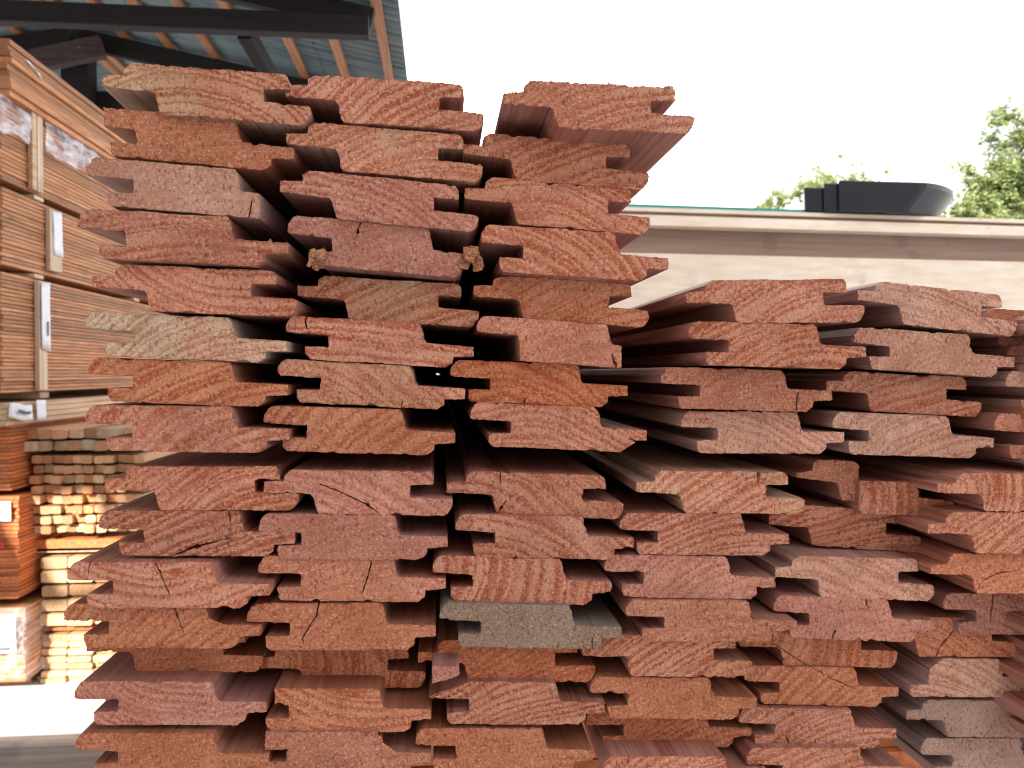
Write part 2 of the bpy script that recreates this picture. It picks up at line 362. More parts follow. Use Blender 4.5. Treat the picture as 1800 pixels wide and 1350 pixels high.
MAIN_GROUP = 'profiled boards stacked in the foreground'
def board_from_px(poly, pal, ring, label, dfac=1.0, dyaw=0, dpit=0, cracks=(), shag=1.0, length=2.2, stain=0.0, name='board', tight=False):
    rg = random.Random(hash(label) % 99991 if False else sum(ord(c)*(i+3) for i, c in enumerate(label)))
    pts = densify([tuple(p) for p in round_poly(poly, 2.0)], 2.4)
    cracks = list(cracks)
    if rg.random() < .38 and len(cracks) < 2:
        q = rg.choice(pts); my = sum(p.y for p in pts)/len(pts); dy_ = 1 if q.y < my else -1
        L_ = rg.uniform(8, 24); dx_ = rg.uniform(-.5, .5)
        cracks.append((rg.uniform(.35, .8), (q.x, q.y), (q.x+dx_*L_*.5+rg.uniform(-1.5, 1.5), q.y+dy_*L_*.5), (q.x+dx_*L_, q.y+dy_*L_)) if abs(q.y-my) > 25 else (.3, (q.x, q.y), (q.x+(3 if q.x < sum(p.x for p in pts)/len(pts) else -3), q.y)))
    for c in cracks:
        wd = 1.5
        if isinstance(c[0], (int, float)): wd, c = c[0], c[1:]
        pts = notch(pts, c, wd)
    Yp = Y0*dfac
    cx = sum(p[0] for p in pts)/len(pts); cy = sum(p[1] for p in pts)/len(pts)
    O = PY(cx, cy, Yp)
    P3 = [PY(p[0], p[1], Yp)-O for p in pts]
    n = len(P3)
    area = sum(P3[i].x*P3[(i+1) % n].z-P3[(i+1) % n].x*P3[i].z for i in range(n))
    sgn = 1 if area > 0 else -1
    nrm = []
    for i in range(n):
        t = (P3[(i+1) % n]-P3[i-1]); t = Vector((t.z, 0, -t.x))*sgn
        nrm.append(t.normalized() if t.length > 1e-9 else Vector((0, 0, 0)))
    verts = []; sd = rg.uniform(0, 50)
    ext = Vector((math.tan(R(dyaw)), 1, math.tan(R(dpit))))
    def jit(i, f):
        q = P3[i]*f; return mn.noise(Vector((q.x+sd, sd, q.z)))
    r0, r1, r2 = [], [], []
    tilt = (rg.uniform(-.012, .012), rg.uniform(-.03, .03))
    for i in range(n):
        j = jit(i, 260)*.00035 + jit(i, 900)*.00035*shag + rg.uniform(-.00016, .00016)*shag + jit(i, 60)*.0003
        if shag > 1.5: j += jit(i, 150)*.0006
        j += jit(i, 45)*.00045-max(0, jit(i, 170)-.30)*.0045
        yy = P3[i].x*tilt[0]+P3[i].z*tilt[1]
        r0.append(P3[i]+nrm[i]*(j-.0002)+Vector((0, yy+rg.uniform(0, .0003), 0)))
        r1.append(P3[i]+nrm[i]*(j*.7)+Vector((0, yy+.0007, 0)))
        r2.append(P3[i]+ext*.006)
    r3 = [P3[i]+ext*length for i in range(n)]
    verts = r0+r1+r2+r3
    faces = [tuple(range(n))]; mats = [0]
    for k in range(3):
        for i in range(n):
            a, b2 = k*n+i, k*n+(i+1) % n
            faces.append((a, b2, b2+n, a+n)); mats.append(0 if k == 0 else 1)
    faces.append(tuple(range(4*n-1, 3*n-1, -1))); mats.append(0)
    # torn wood fibres along the sawn edge
    nf = int(n*.35*shag)
    for _ in range(nf):
        i = rg.randrange(n); base = r0[i]; t = (P3[(i+1) % n]-P3[i-1]).normalized()
        L = rg.uniform(.0004, .0011)*(1 if shag < 1.5 else rg.uniform(1, 2.2)); wd = rg.uniform(.00012, .00028)
        tip = base + nrm[i]*L*rg.uniform(.4, 1)+t*rg.uniform(-1, 1)*L*.7+Vector((0, -rg.uniform(.0001, .0008), 0))
        k = len(verts); verts += [base-t*wd-nrm[i]*.0003, base+t*wd-nrm[i]*.0003, tip]; faces.append((k, k+1, k+2)); mats.append(0)
    me = bpy.data.meshes.new(name); me.from_pydata([tuple(v) for v in verts], [], faces)
    me.materials.append(M_END); me.materials.append(M_SIDE)
    me.polygons.foreach_set('material_index', mats)
    o = link(name, me, None, None, O)
    if sgn > 0: pass
    else:
        me.flip_normals()
    cl, cd, ct = PALS[pal]
    v = rg.uniform(.90, 1.10); hs = rg.uniform(-.02, .02)
    rc, sp, amt = ringdata(ring, .12, .03, rg)
    o['cl'] = [cl[0]*v+hs, cl[1]*v, cl[2]*v-hs*.5]; o['cd'] = [cd[0]*v*1.08, cd[1]*v*1.16, cd[2]*v*1.2]; o['ct'] = list(ct)
    o['rc'] = list(rc); o['sp'] = sp; o['amt'] = amt; o['seed'] = sd*.37; o['stain'] = float(stain)
    tag(o, label, 'board', MAIN_GROUP)
    return o, O, Yp

def shape(spec):
    ty, xl, xr, yl, yr, h, op = spec
    pr = list(PA if ty == 'A' else PB)
    out = []
    for u, v in pr:
        if 'ul' in op and v < .45 and u < op['ul']: u = op['ul']+.004*(v)
        if 'll' in op and v > .5 and u < op['ll']: u = op['ll']+.004*(v)
        if 'ur' in op and u > op['ur']: u = op['ur']-.004*v
        out.append((u, v))
    if 'tl' in op:      # broken top-left corner: slope from (u0, 0) down to (left, v0)
        u0, v0 = op['tl']; um = min(u for u, v in out if v < .45)
        out2 = []
        for u, v in out:
            if u < u0 and v < .4:
                v = max(v, v0*(u0-u)/(u0-um))
            out2.append((u, v))
        out2 = [p for i, p in enumerate(out2) if i == 0 or (abs(p[0]-out2[i-1][0])+abs(p[1]-out2[i-1][1])) > .004]
        # add the slope's upper end
        k = next((i for i, p in enumerate(out2) if p[0] >= u0 and p[1] < .1), 0)
        out2.insert(k, (u0, 0.0)); out = out2
    res = []
    for u, v in out:
        if res and abs(res[-1][0]-(xl+u*(xr-xl))) < .3 and abs(res[-1][1]-(yl+u*(yr-yl)+v*h)) < .3: continue
        res.append((xl+u*(xr-xl), yl+u*(yr-yl)+v*h))
    return res

#   type xL xR yL yR h palette ring options
CO = []
CO.append([
 ('A',178,546,106,135,86,'y','u',{'dy':-3.0,'cr':[(1.2,(405,122),(404,131),(405,142)),(1,(498,216),(499,200))],'shag':1.4}),
 ('B',155,516,186,220,84,'o','n',{'ul':.075,'dy':1}),
 ('B',150,518,275,305,84,'k','n',{'ur':.835,'cr':[(2.2,(438,379),(441,360),(443,345))]}),
 ('B',137,506,367,385,86,'p','-',{}),
 ('A',163,522,463,477,80,'p','v',{}),
 ('B',150,505,547,563,77,'Y','/',{}),
 ('B',153,505,627,640,77,'o','/',{}),
 ('B',150,508,712,716,81,'p','/',{}),
 ('A',184,525,819,820,78,'p','/',{}),
 ('B',174,518,897,899,80,'p','/',{'stain':.55,'cr':[(1.4,(302,979),(340,962),(380,952),(408,946))]}),
 ('B',117,474,988,989,81,'p','v',{'cr':[(.8,(272,989),(282,1008),(290,1030),(300,1050))]}),
 ('B',111,458,1061,1062,78,'o','/',{'cr':[(.8,(303,1062),(315,1092),(330,1130))]}),
 ('A',151,462,1106,1108,74,'o','n',{'d':1.01}),
 ('B',131,468,1198,1198,77,'m','v',{}),
 ('B',130,472,1289,1289,77,'o','n',{}),
])
CO.append([
 ('A',503,851,127,150,81,'p','/',{}),
 ('A',503,849,210,240,82,'y','/',{'shag':1.2}),
 ('A',492,842,294,330,80,'m','\\',{}),
 ('B',505,850,377,409,84,'m','n',{'ur':.905,'ll':.165,'cr':[(.8,(633,389),(628,408),(622,432))]}),
 ('A',523,843,481,501,75,'y','/',{}),
 ('B',502,833,554,574,75,'p','-',{'cr':[(1,(538,556),(536,568),(540,578))]}),
 ('B',487,817,630,648,75,'y','\\',{'cr':[(.8,(706,720),(708,704))]}),
 ('B',462,800,713,723,79,'o','/',{}),
 ('A',463,796,825,829,78,'m','\\',{'cr':[(.7,(672,904),(640,885),(600,866),(560,850))]}),
 ('B',454,787,903,905,80,'m','n',{}),
 ('B',453,784,977,979,79,'p','n',{'cr':[(2.0,(654,979),(648,1008),(641,1030),(635,1048))]}),
 ('B',433,766,1062,1060,82,'o','n',{'cr':[(1.5,(561,1062),(556,1083),(531,1122),(534,1132))]}),
 ('A',450,748,1135,1135,75,'o','(',{'d':1.01}),
 ('B',433,758,1210,1210,77,'o','v',{'ul':.15}),
 ('B',430,757,1286,1286,78,'p','n',{'ul':.11,'shag':1.5,'cr':[(1.4,(680,1288),(672,1312),(667,1330))]}),
])
CO.append([
 ('A',885,1221,139,154,82,'p','/',{'shag':2.2,'d':.965}),
 ('A',813,1140,229,256,79,'p','/',{}),
 ('A',817,1143,307,334,80,'p','\\',{}),
 ('B',845,1175,393,415,82,'p','\\',{'shag':1.3}),
 ('A',833,1142,481,501,75,'o','/',{}),
 ('B',838,1158,553,577,75,'p','n',{'ur':.80,'ll':.235,'cr':[(1.2,(1085,640),(1075,618))]}),
 ('B',792,1103,632,643,74,'r','u',{'dy':-.7,'cr':[(.8,(922,708),(923,698))]}),
 ('B',827,1138,706,720,77,'p','\\',{'cr':[(1.5,(1116,784),(1085,774),(1053,763)),(1,(1090,793),(1040,775),(985,745))]}),
 ('A',785,1096,826,838,75,'p','\\',{'cr':[(1,(878,900),(892,877))]}),
 ('B',800,1114,903,909,76,'p','\\',{}),
 ('B',760,1075,976,985,79,'p','(',{'shag':1.3}),
 ('B',773,1093,1059,1066,77,'g','n',{}),
 ('A',735,1047,1125,1125,75,'r','/',{'d':1.015}),
 ('B',754,1064,1199,1199,75,'p','/',{'tl':(.23,.33),'cr':[(.9,(828,1272),(827,1262),(827,1250))]}),
 ('B',730,1042,1281,1281,77,'o','n',{}),
])
CO.append([
 ('A',1206,1521,492,490,77,'p','/',{}),
 ('B',1209,1524,564,573,77,'p','/',{}),
 ('B',1162,1464,645,652,73,'p','n',{'cr':[(.9,(1400,719),(1402,700),(1404,686))]}),
 ('B',1197,1484,722,725,74,'k','\\',{}),
 ('A',1119,1416,826,831,74,'y','/',{}),
 ('B',1089,1388,902,904,74,'p','/',{}),
 ('B',1063,1364,975,980,74,'m','/',{}),
 ('B',1099,1402,1054,1057,73,'p','n',{}),
 ('A',1024,1324,1115,1118,74,'p','/',{}),
 ('B',1037,1332,1189,1192,74,'o','n',{}),
 ('B',1030,1322,1247,1248,67,'o','/',{'d':1.03}),
 ('B',1060,1360,1330,1330,75,'p','/',{}),
])
CO.append([
 ('A',1507,1790,490,522,71,'k','\\',{}),
 ('B',1500,1784,574,594,72,'k','n',{}),
 ('A',1454,1725,650,665,69,'p','/',{}),
 ('B',1464,1747,724,735,73,'k','/',{}),
 ('C',[(1399,831),(1429,827),(1431,810),(1436,808),(1503,811),(1511,819),(1508,854),(1504,881),(1479,880),(1472,850),(1466,848),(1400,840)],0,0,0,0,'p','n',{'d':1.03}),
 ('C',[(1511,844),(1650,849),(1650,857),(1616,857),(1616,874),(1677,882),(1675,893),(1657,908),(1515,903),(1509,895)],0,0,0,0,'p','(',{'d':1.02}),
 ('A',1351,1620,884,901,71,'p','-',{'d':1.02}),
 ('A',1362,1644,976,984,73,'k','\\',{}),
 ('B',1359,1642,1046,1056,74,'m','n',{'cr':[(1.2,(1462,1120),(1470,1106),(1479,1095))]}),
 ('A',1299,1578,1097,1100,74,'o','(',{'cr':[(1.3,(1422,1171),(1385,1148),(1352,1127))],'d':1.02}),
 ('B',1309,1580,1170,1176,68,'o','/',{'cr':[(1.3,(1425,1174),(1460,1192),(1506,1212))]}),
 ('B',1300,1575,1244,1248,69,'p','/',{}),
 ('B',1312,1593,1315,1315,72,'p','-',{}),
])
CO.append([
 ('B',1728,1990,541,556,66,'p','n',{'d':1.03}),
 ('B',1772,2040,606,618,66,'m','n',{'d':1.03}),
 ('B',1768,2036,651,663,72,'k','n',{}),
 ('B',1747,2020,726,736,79,'p','n',{}),
 ('A',1650,1940,831,833,68,'p','(',{}),
 ('A',1632,1925,900,901,73,'p','/',{}),
 ('A',1636,1920,973,974,70,'o','n',{'cr':[(1.6,(1713,1041),(1728,1020),(1755,1008),(1790,1002))]}),
 ('B',1658,1918,1043,1045,72,'m','v',{'cr':[(2.4,(1747,1044),(1744,1070),(1741,1098))]}),
 ('A',1540,1804,1084,1087,69,'o','\\',{'cr':[(1.8,(1647,1154),(1652,1138),(1680,1106))],'d':1.01}),
 ('B',1573,1831,1157,1159,68,'k','\\',{'ul':.235,'tl':(.33,.3)}),
 ('A',1594,1846,1230,1231,67,'G','n',{'cr':[(.8,(1730,1297),(1750,1268),(1790,1246))]}),
 ('B',1619,1864,1298,1298,72,'G','n',{}),
])
COLN.append('outermost')
CO.append([('AB'[k % 2], 1808, 2080, 560+k*76 if k > 2 else 548+k*74, 562+k*76, 74, 'pmokpYoppm'[k], '/n/nn/-/nn'[k], {}) for k in range(10)])
PLACED = []
def wreal(sp): return (PY(sp[2], sp[3]+40, Y0)-PY(sp[1], sp[3]+40, Y0)).length
for ci, col in enumerate(CO):
    ws = [wreal(sp) for sp in col if sp[0] != 'C']; cm = sum(ws)/len(ws); cf = min(1.13, max(.93, (WREAL/cm)**.8))
    for ri, sp in enumerate(col):
        op = sp[8]; pal, ring = sp[6], sp[7]
        if sp[0] == 'C':
            poly = sp[1]; d = op['d']*cf
            label = ('%s broken board offcut, %s from the top in the %s column' if ri == 4 else '%s short snapped board, %s from the top in the %s column') % (LOOK[pal], ORD[ri], COLN[ci])
        else:
            poly = shape(('A' if sp[0] == 'A' else 'B',)+tuple(sp[1:6])+(op,))
            d = cf*min(1.045, max(.965, (cm/wreal(sp))**.5))*op.get('d', 1.0)
            label = '%s board %s, %s from top in %s column' % (LOOK[pal], RLOOK[ring], ORD[ri], COLN[ci])
        o, O, Yp = board_from_px(poly, pal, ring, label, d, op.get('dy', rnd.uniform(-.2, .2)), 0, op.get('cr', ()), op.get('shag', 1.0), 3.3, op.get('stain', 0))
        PLACED.append(o)
        if ci == 1 and ri == 3: SPL = (o, O, Yp)

# torn splinters hanging on the fourth board of the second column
def splinter(host, O, Yp, quads, n, seed):
    rg = random.Random(seed); m = MB()
    for _ in range(n):
        x0, y0, x1, y1 = quads
        a = (rg.uniform(x0, x1), rg.uniform(y0, y1)); b2 = (a[0]+rg.uniform(-9, 5), a[1]+rg.uniform(8, 20)); wd = rg.uniform(3, 8)
        Ya = Yp+rg.uniform(-.003, .004); A = PY(a[0], a[1], Ya)-O; B = PY(b2[0], b2[1], Ya-rg.uniform(-.003, .005))-O
        t = (B-A).normalized(); s_ = t.cross(Vector((0, 1, 0))).normalized()*wd*.00036; dd = Vector((0, .0015, 0))
        m.prism([A-s_, A+s_, A+s_*.7+dd, A-s_*.7+dd], tuple(B-A))
    me = m.mesh('splinter'); me.materials.append(M_END); c = link('splinter', me, None, host)
    for k in ('cl', 'cd', 'ct', 'rc', 'sp', 'amt', 'seed', 'stain'): c[k] = host[k]
    c['cl'] = [.66, .34, .20]; c['cd'] = [.34, .12, .06]
splinter(*SPL, (818, 432, 842, 462), 26, 3); splinter(*SPL, (545, 436, 570, 458), 22, 5)
# loose broken sliver wedged in the third column
o, _, _ = board_from_px([(759, 1171), (806, 1171), (808, 1186), (795, 1194), (760, 1202)], 'm', 'n', 'small loose wooden sliver wedged between two boards in the third column', 1.03, 0, 0, (), 1.3, .6, 0, 'wood_sliver')
o['category'] = 'sliver'; del o['group']

# spacer sticks in the gap across the stack, and the packs it stands on
SG = 'spacer sticks laid across the stack'
def stick(px0, px1, py, Y, lab):
    a, c = PY(px0, py, Y), PY(px1, py, Y); m = MB()
    m.box(0, c.x-a.x, 0, .04, -.004, .004, .001); tag(m.build('spacer_stick', M_PALE, None, (a.x, Y, a.z)), lab, 'stick', SG)
def low_pack(x0, x1, z0, z1, label):
    e = empty('board_pack', ((x0+x1)/2, .75, z0)); tag(e, label, 'board pack', 'board packs under the foreground stack')
    z = 0; k = 0
    while z < z1-z0-.02:
        m = MB(); j = rnd.uniform(-.01, .01); m.box(-(x1-x0)/2+j, (x1-x0)/2+j, rnd.uniform(-.01, .01), 2.2, z, z+.0275, .002); m.build('course', M_BUND_R, e); z += .0285; k += 1
low_pack(-.22, .19, .10, 1.30, 'lower pack of boards under the tall left part of the stack')
low_pack(.20, .74, .10, 1.30, 'lower pack of boards under the low right part of the stack')
for y in (.75, 1.6, 2.5):
    m = MB(); m.box(-.35, .55, -.05, .05, 0, .097, .004); tag(m.build('skid', M_SKID, None, (0, y, 0)), 'square timber bearer carrying the board packs, %s one' % {.75: 'front', 1.6: 'middle', 2.5: 'rear'}[y], 'bearer', 'bearers under the stack')

# ------------------------------------------------------------ bundles on the left
XL = PZ(45, 1221, 0).x
YF = PZ(45, 1221, 0).y
YC = PX(3, 600, XL).y
def zat(py, px=60): return PX(px, py, XL).z
BG = 'strapped board bundles stacked on the left'
def bundle(zt, zb, label, th=.021, off=0, y0=None, y1=10.5, mat=None, seed=1, batt=None, name='board_bundle', wid=1.1, skip=0, jit=.004):
    rg = random.Random(seed); y0 = YC if y0 is None else y0
    e = empty(name, (XL+off, y0, zb)); tag(e, label, 'board bundle', BG)
    n = max(1, int(round((zt-zb)/th))); t = (zt-zb)/n
    for k in range(n):
        m = MB(); j = rg.uniform(-jit, jit); ins = .012 if (skip and k % skip == skip-1) else 0
        m.box(-wid+j, j-ins, rg.uniform(-.012, .012), y1-y0, k*t+.0015, (k+1)*t-.001, .0018)
        m.build('board', mat or M_BUND, e)
    for (pa, pb, ya, yb, mt) in (batt or []):
        a = PX(pa, ya, XL); c = PX(pb, yb, XL)
        m = MB(); m.box(.006, .028, a.y-y0, c.y-y0, max(0, c.z-zb), a.z-zb, .002); m.build('upright_batten', mt, e)
    return e
def sheet(parent, pts, mat, name, off=.03, nu=16, nv=10, amp=.02, seed=0, th=0):
    """crumpled patch; pts are four picture corners on the bundle's side, in order round the patch"""
    q = [PX(p[0], p[1], XL) for p in pts]; m = bpy.data.meshes.new(name); v = []; f = []
    for j in range(nv+1):
        for i in range(nu+1):
            s_, t_ = i/nu, j/nv
            P = q[0].lerp(q[1], s_).lerp(q[3].lerp(q[2], s_), t_)
            nz = mn.noise(Vector((P.y*6+seed, P.z*9, seed)))+.5*mn.noise(Vector((P.y*19+seed, P.z*25, seed)))
            e_ = mn.noise(Vector((P.y*8, P.z*8, seed+5)))*.02*(1 if amp > .005 else 0)
            P = P+Vector((off+nz*amp, 0, e_)); v.append(tuple(P-parent.location))
    for j in range(nv):
        for i in range(nu):
            a = j*(nu+1)+i; f.append((a, a+1, a+nu+2, a+nu+1))
    m.from_pydata(v, [], f); m.polygons.foreach_set('use_smooth', [True]*len(f))
    o = link(name, m, mat, parent)
    if th:
        sm = o.modifiers.new('s', 'SOLIDIFY'); sm.thickness = th
    return o
e0 = bundle(zat(112), zat(205), 'topmost bundle of long brown boards above the film wrapped one', .030, .05, jit=.012, seed=1, skip=4, batt=[])
sheet(e0, [(18, 98), (26, 103), (52, 146), (45, 130)], M_PAPER, 'paper_scrap', .07, 6, 3, .012, 3, .001)
e1 = bundle(zat(212), zat(341), 'film wrapped bundle below the topmost one with a pale upright batten', .021, 0, seed=2, batt=[(46, 55, 190, 335, M_PALE), (55.5, 66, 186, 340, M_BATT)])
sheet(e1, [(-12, 165), (42, 200), (43, 253), (-12, 225)], M_FILM, 'wrapping_film', .03, 30, 18, .012, 1)
sheet(e1, [(70, 210), (168, 275), (155, 312), (70, 268)], M_FILM, 'wrapping_film', .03, 36, 16, .012, 2)
e2 = bundle(zat(352), zat(479), 'third bundle down with a white labelled batten hanging on its side', .0205, .005, seed=3, batt=[(76, 98, 366, 480, M_BATT)])
sheet(e2, [(80, 370), (96, 374), (99, 452), (83, 448)], M_PAPER, 'paper_label', .036, 6, 6, .003, 7, .0005)
e3 = bundle(zat(490), zat(689), 'fourth bundle down, tallest, with tall white and wood batten', .0185, 0, seed=4, batt=[(58, 74, 493, 685, M_BATT)])
sheet(e3, [(59, 496), (75, 497), (76, 618), (61, 612)], M_PAPER, 'paper_label', .036, 6, 6, .003, 8, .0005)
sheet(e3, [(69, 565), (71.5, 565), (71.5, 590), (69, 590)], M_INK, 'label_print', .041, 2, 4, .0, 8, .0003)
e4 = bundle(zat(702, 100), zat(738, 100), 'thin pale bundle below the fourth one, with a small white tag', .028, .01, seed=5, mat=M_PALE)
sheet(e4, [(51, 703), (68, 703), (68, 737), (52, 738)], M_PAPER, 'paper_tag', .035, 5, 5, .003, 9, .0005)
sheet(e4, [(3, 710), (42, 712), (44, 738), (3, 736)], M_PAPER, 'paper_tag', .035, 5, 5, .01, 10, .0005)
sheet(e4, [(14, 722), (36, 722), (36, 727), (14, 727)], M_INK, 'label_print', .048, 5, 2, .006, 10, .0003)
# bearers between the bundles
for k, (ya, yb) in enumerate(((343, 351), (481, 489), (690, 701))):
    for j, px in enumerate((56 if k < 2 else 66, 232, 330)):
        a = PX(px, ya, XL); zt = zat(ya); zb = zat(yb)
        if k == 0 and j == 1: continue
        m = MB(); m.box(-1.05, .012, 0, .09, .001, zt-zb-.001, .002)
        tag(m.build('bearer', M_PALE, None, (XL, a.y, zb)), 'square bearer under the %s bundle, %s along it' % (['film wrapped', 'third', 'fourth'][k], ['nearest', 'next', 'far'][j]), 'bearer', 'bearers between the left bundles')
# lower, short packs whose cut ends face the viewer
e5 = bundle(zat(748, 30), zat(866, 30), 'dark red bundle with drooping boards beside the batten stack', .019, -.06, YF+.0, 8, M_BUND_R, 6)
e6 = bundle(zat(876, 30), zat(1060, 30), 'bright orange bundle with a white label, above the wrapped bottom one', .019, -.03, YF+.01, 8, M_BUND_R, 7)
e7 = bundle(zat(1068, 45), .06, 'bottom film wrapped bundle on the yard floor with a white sheet', .024, 0, YF+.0, 8, M_BUND, 8)
def front_patch(parent, px0, px1, py0, py1, Y, mat, name, th=.002, amp=.0):
    a, c = PY(px0, py0, Y), PY(px1, py1, Y); m = MB()
    m.box(a.x, c.x, Y, Y+th, c.z, a.z)
    me = m.mesh(name); me.transform(Matrix.Translation(-parent.location)); return link(name, me, mat, parent)
front_patch(e6, -20, 19, 882, 916, YF-.012, M_PAPER, 'paper_label')
front_patch(e6, -20, 2, 890, 893, YF-.0135, M_INK, 'label_print', .001); front_patch(e6, -20, 1, 898, 900, YF-.0135, M_INK, 'label_print', .001)
front_patch(e6, -20, 7, 953, 964, YF-.012, M_RED, 'red_mark', .002)
front_patch(e7, -20, 28, 1083, 1148, YF-.03, M_PAPER, 'paper_label')
front_patch(e7, -10, 18, 1139, 1143, YF-.0315, M_INK, 'label_print', .001)
# film round the bottom bundle: front and side
m = bpy.data.meshes.new('film'); v = []; f = []
W = []
zt7, zb7 = zat(1064, 45), zat(1192, 45)
path = [(-.9, 0), (-.4, 0), (-.15, -.004), (-.02, -.008), (.012, 0), (.016, .05), (.01, .3), (.012, .8), (.01, 1.4)]
nn_ = 40; npth = []
for a, c in zip(path[:-1], path[1:]):
    k = max(1, int(math.hypot(c[0]-a[0], c[1]-a[1])/.03))
    for j in range(k): npth.append((a[0]+(c[0]-a[0])*j/k, a[1]+(c[1]-a[1])*j/k))
nv = 14
for i, (x, y) in enumerate(npth):
    for j in range(nv+1):
        z = (zb7+(zt7-zb7)*j/nv); nz = mn.noise(Vector((x*7+y*7, z*11, 3)))*.010+.006
        v.append((x+(nz if y > 0 else 0), y-(nz if y <= 0 else 0)-.012, z-.06))
for i in range(len(npth)-1):
    for j in range(nv):
        a = i*(nv+1)+j; f.append((a, a+nv+1, a+nv+2, a+1))
m.from_pydata(v, [], f); m.polygons.foreach_set('use_smooth', [True]*len(f)); link('wrapping_film', m, M_FILM2, e7)
for k, y in enumerate((.15, 1.4, 3.0)):
    mm = MB(); mm.box(-1.05, .0, 0, .09, 0, .058, .002); tag(mm.build('bearer', M_PALE, None, (XL-.05, YF+y, 0)), 'bearer on the ground under the bottom wrapped bundle, %s one' % ['nearest', 'middle', 'far'][k], 'bearer', 'bearers under the bottom bundle')

# ------------------------------------------------------------ stack of battens facing the viewer
YP = PX(68, 1190, XL).y+.02
xP0 = XL+.03
def ends(rows, wpx, xs, y_top, pitch, label, grp, name, mats, th=.9, seed=0, ragged=.012, cols=None, ch=.006):
    rg = random.Random(seed)
    for r in range(rows):
        for c in range(cols):
            x = xs+c*wpx+rg.uniform(-.002, .002); z = y_top-(r+1)*pitch
            yy = YP+rg.uniform(-ragged, ragged)
            m = MB(); hh = pitch*th*rg.uniform(.93, 1.03); ww = wpx*rg.uniform(.93, .985)
            dr = rg.uniform(-.003, .003)
            pr = [(ch, dr), (ww-ch, 0), (ww, ch), (ww, hh-ch), (ww-ch, hh), (ch, hh+dr), (0, hh-ch), (0, ch+dr)]
            m.prism([(p[0], 0, p[1]) for p in pr], (0, rg.uniform(1.2, 1.6), 0))
            tag(m.build(name, rg.choice(mats), None, (x, yy, z)), label % (ORD[r], ORD[c] if c else 'first'), name, grp)
zP = lambda py: PY(120, py, YP).z
px_m = (PY(121, 900, YP)-PY(120, 900, YP)).length
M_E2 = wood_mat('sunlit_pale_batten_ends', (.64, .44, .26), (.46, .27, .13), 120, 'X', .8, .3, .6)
ends(8, 18.5*px_m, PY(56, 900, YP).x, zP(797), 18.4*px_m, 'square batten end, %s row, %s from left, upper batten stack by red bundle', 'square battens in the upper stack', 'batten', [M_ENDS, M_E2, M_BUND], .80, 11, .03, 11)
ends(2, 25*px_m, PY(44, 900, YP).x, zP(750), 22*px_m, 'greyish plank end, %s row, %s from left, on top of batten stack', 'planks on top of the batten stack', 'plank', [M_PALE, M_ENDS, M_BATT], .82, 12, .03, 8)
ends(5, 47*px_m, PY(70, 900, YP).x, zP(975), 26*px_m, 'rounded pale plank end, %s row, %s from left, middle sunlit layer', 'planks in the middle layer of the batten stack', 'plank', [M_E2, M_ENDS], .80, 13, .022, 4, .007)
ends(7, 46*px_m, PY(71, 900, YP).x, zP(1114), 13.0*px_m, 'pale rounded board end, %s row, %s from left, bottom sunlit layer', 'boards in the bottom layer of the batten stack', 'board_end', [M_E2, M_PALE], .88, 14, .02, 4, .006)
for k, (py, h) in enumerate(((950, 22), (966, 8), (1106, 7), (1205, 8))):
    m = MB(); a = PY(60 if k else 52, py+h, YP); m.box(0, 1.0, .03, .11, 0, h*px_m-.002, .002)
    tag(m.build('cross_bearer', [M_BUND_R, M_PALE, M_BUND_R, M_SKID][k], None, (a.x, YP, max(a.z, .002))), 'cross bearer between layers of the batten stack, %s from the top' % ORD[k], 'bearer', 'cross bearers in the batten stack')

# weathered skid on the ground, bottom left
a = PZ(4, 1322, 0); c = PZ(200, 1305, 0)
m = MB(); m.box(0, 1.0, -.10, .0, .012, .11, .004); tag(m.build('timber_skid', M_SKID, None, (a.x, a.y-.1, 0)), 'grey weathered timber skid lying on the shaded ground at bottom left', 'timber')

# ------------------------------------------------------------ open shed with the corrugated roof
Y1, Y2 = 6.5, 8.6
def sp(px, py, Y): return PY(px, py, Y)
zE = sp(665, 38, Y1).z                     # eave height at the first truss
xE = PY(702, 60, Y1).x
rg_ = sp(128, 75, Y2); xR, zR = rg_.x, rg_.z+.10
slope = (zR-zE)/(xE-xR)
shed = empty('open_shed', (xR, Y1, 0)); tag(shed, 'open timber shed with corrugated metal roof rising behind the left bundles', 'shed')
SL = Vector((xR, Y1, 0))
def part(mb, name, mat):
    me = mb.mesh(name); me.transform(Matrix.Translation(-SL)); return link(name, me, mat, shed)
ztop = lambda x: zR - abs(x-xR)*slope + .13
HOLES = []  # gaps added in the roof to let sun patches onto the batten stack
for px, py, wx, wy in ((88, 838, .42, .34), (165, 893, .30, .20), (70, 912, .12, .1)):
    q = PY(px, py, 3.98); tt = (5.5-q.z)/math.tan(SUN_EL); HOLES.append((q.x-SUN_TX*tt, q.y-SUN_TY*tt, wx, wy))
def roofsheet(x0, x1, ya, yb):
    m = MB(); ny = int((yb-ya)/.0125); nx = 1
    v = []; f = []
    for i in range(ny+1):
        y = ya+i*.0125; dz = .022*math.sin(y/.125*2*math.pi) if True else 0
        for x in (x0, x1): v.append((x, y, ztop(x)+dz)); 
        for x in (x0, x1): v.append((x, y, ztop(x)+dz+.0015))
    for i in range(ny):
        if any(abs((x0+x1)/2-hx) < wx*.6 and abs(ya+(i+.5)*.0125-hy) < wy for hx, hy, wx, wy in HOLES): continue
        a = 4*i; f += [(a, a+1, a+5, a+4), (a+2, a+6, a+7, a+3), (a+1, a+3, a+7, a+5), (a, a+4, a+6, a+2)]
    m.v, m.f = v, f; return m
print('HOLES', HOLES, xR, zR, xE, zE)
for k in range(4):
    wd = (xE-xR-.01)/4; part(roofsheet(xR+.01+wd*k-(.02 if k else 0), xR+.01+wd*(k+1), -4.2, 17), 'roof_sheet', M_ROOF)
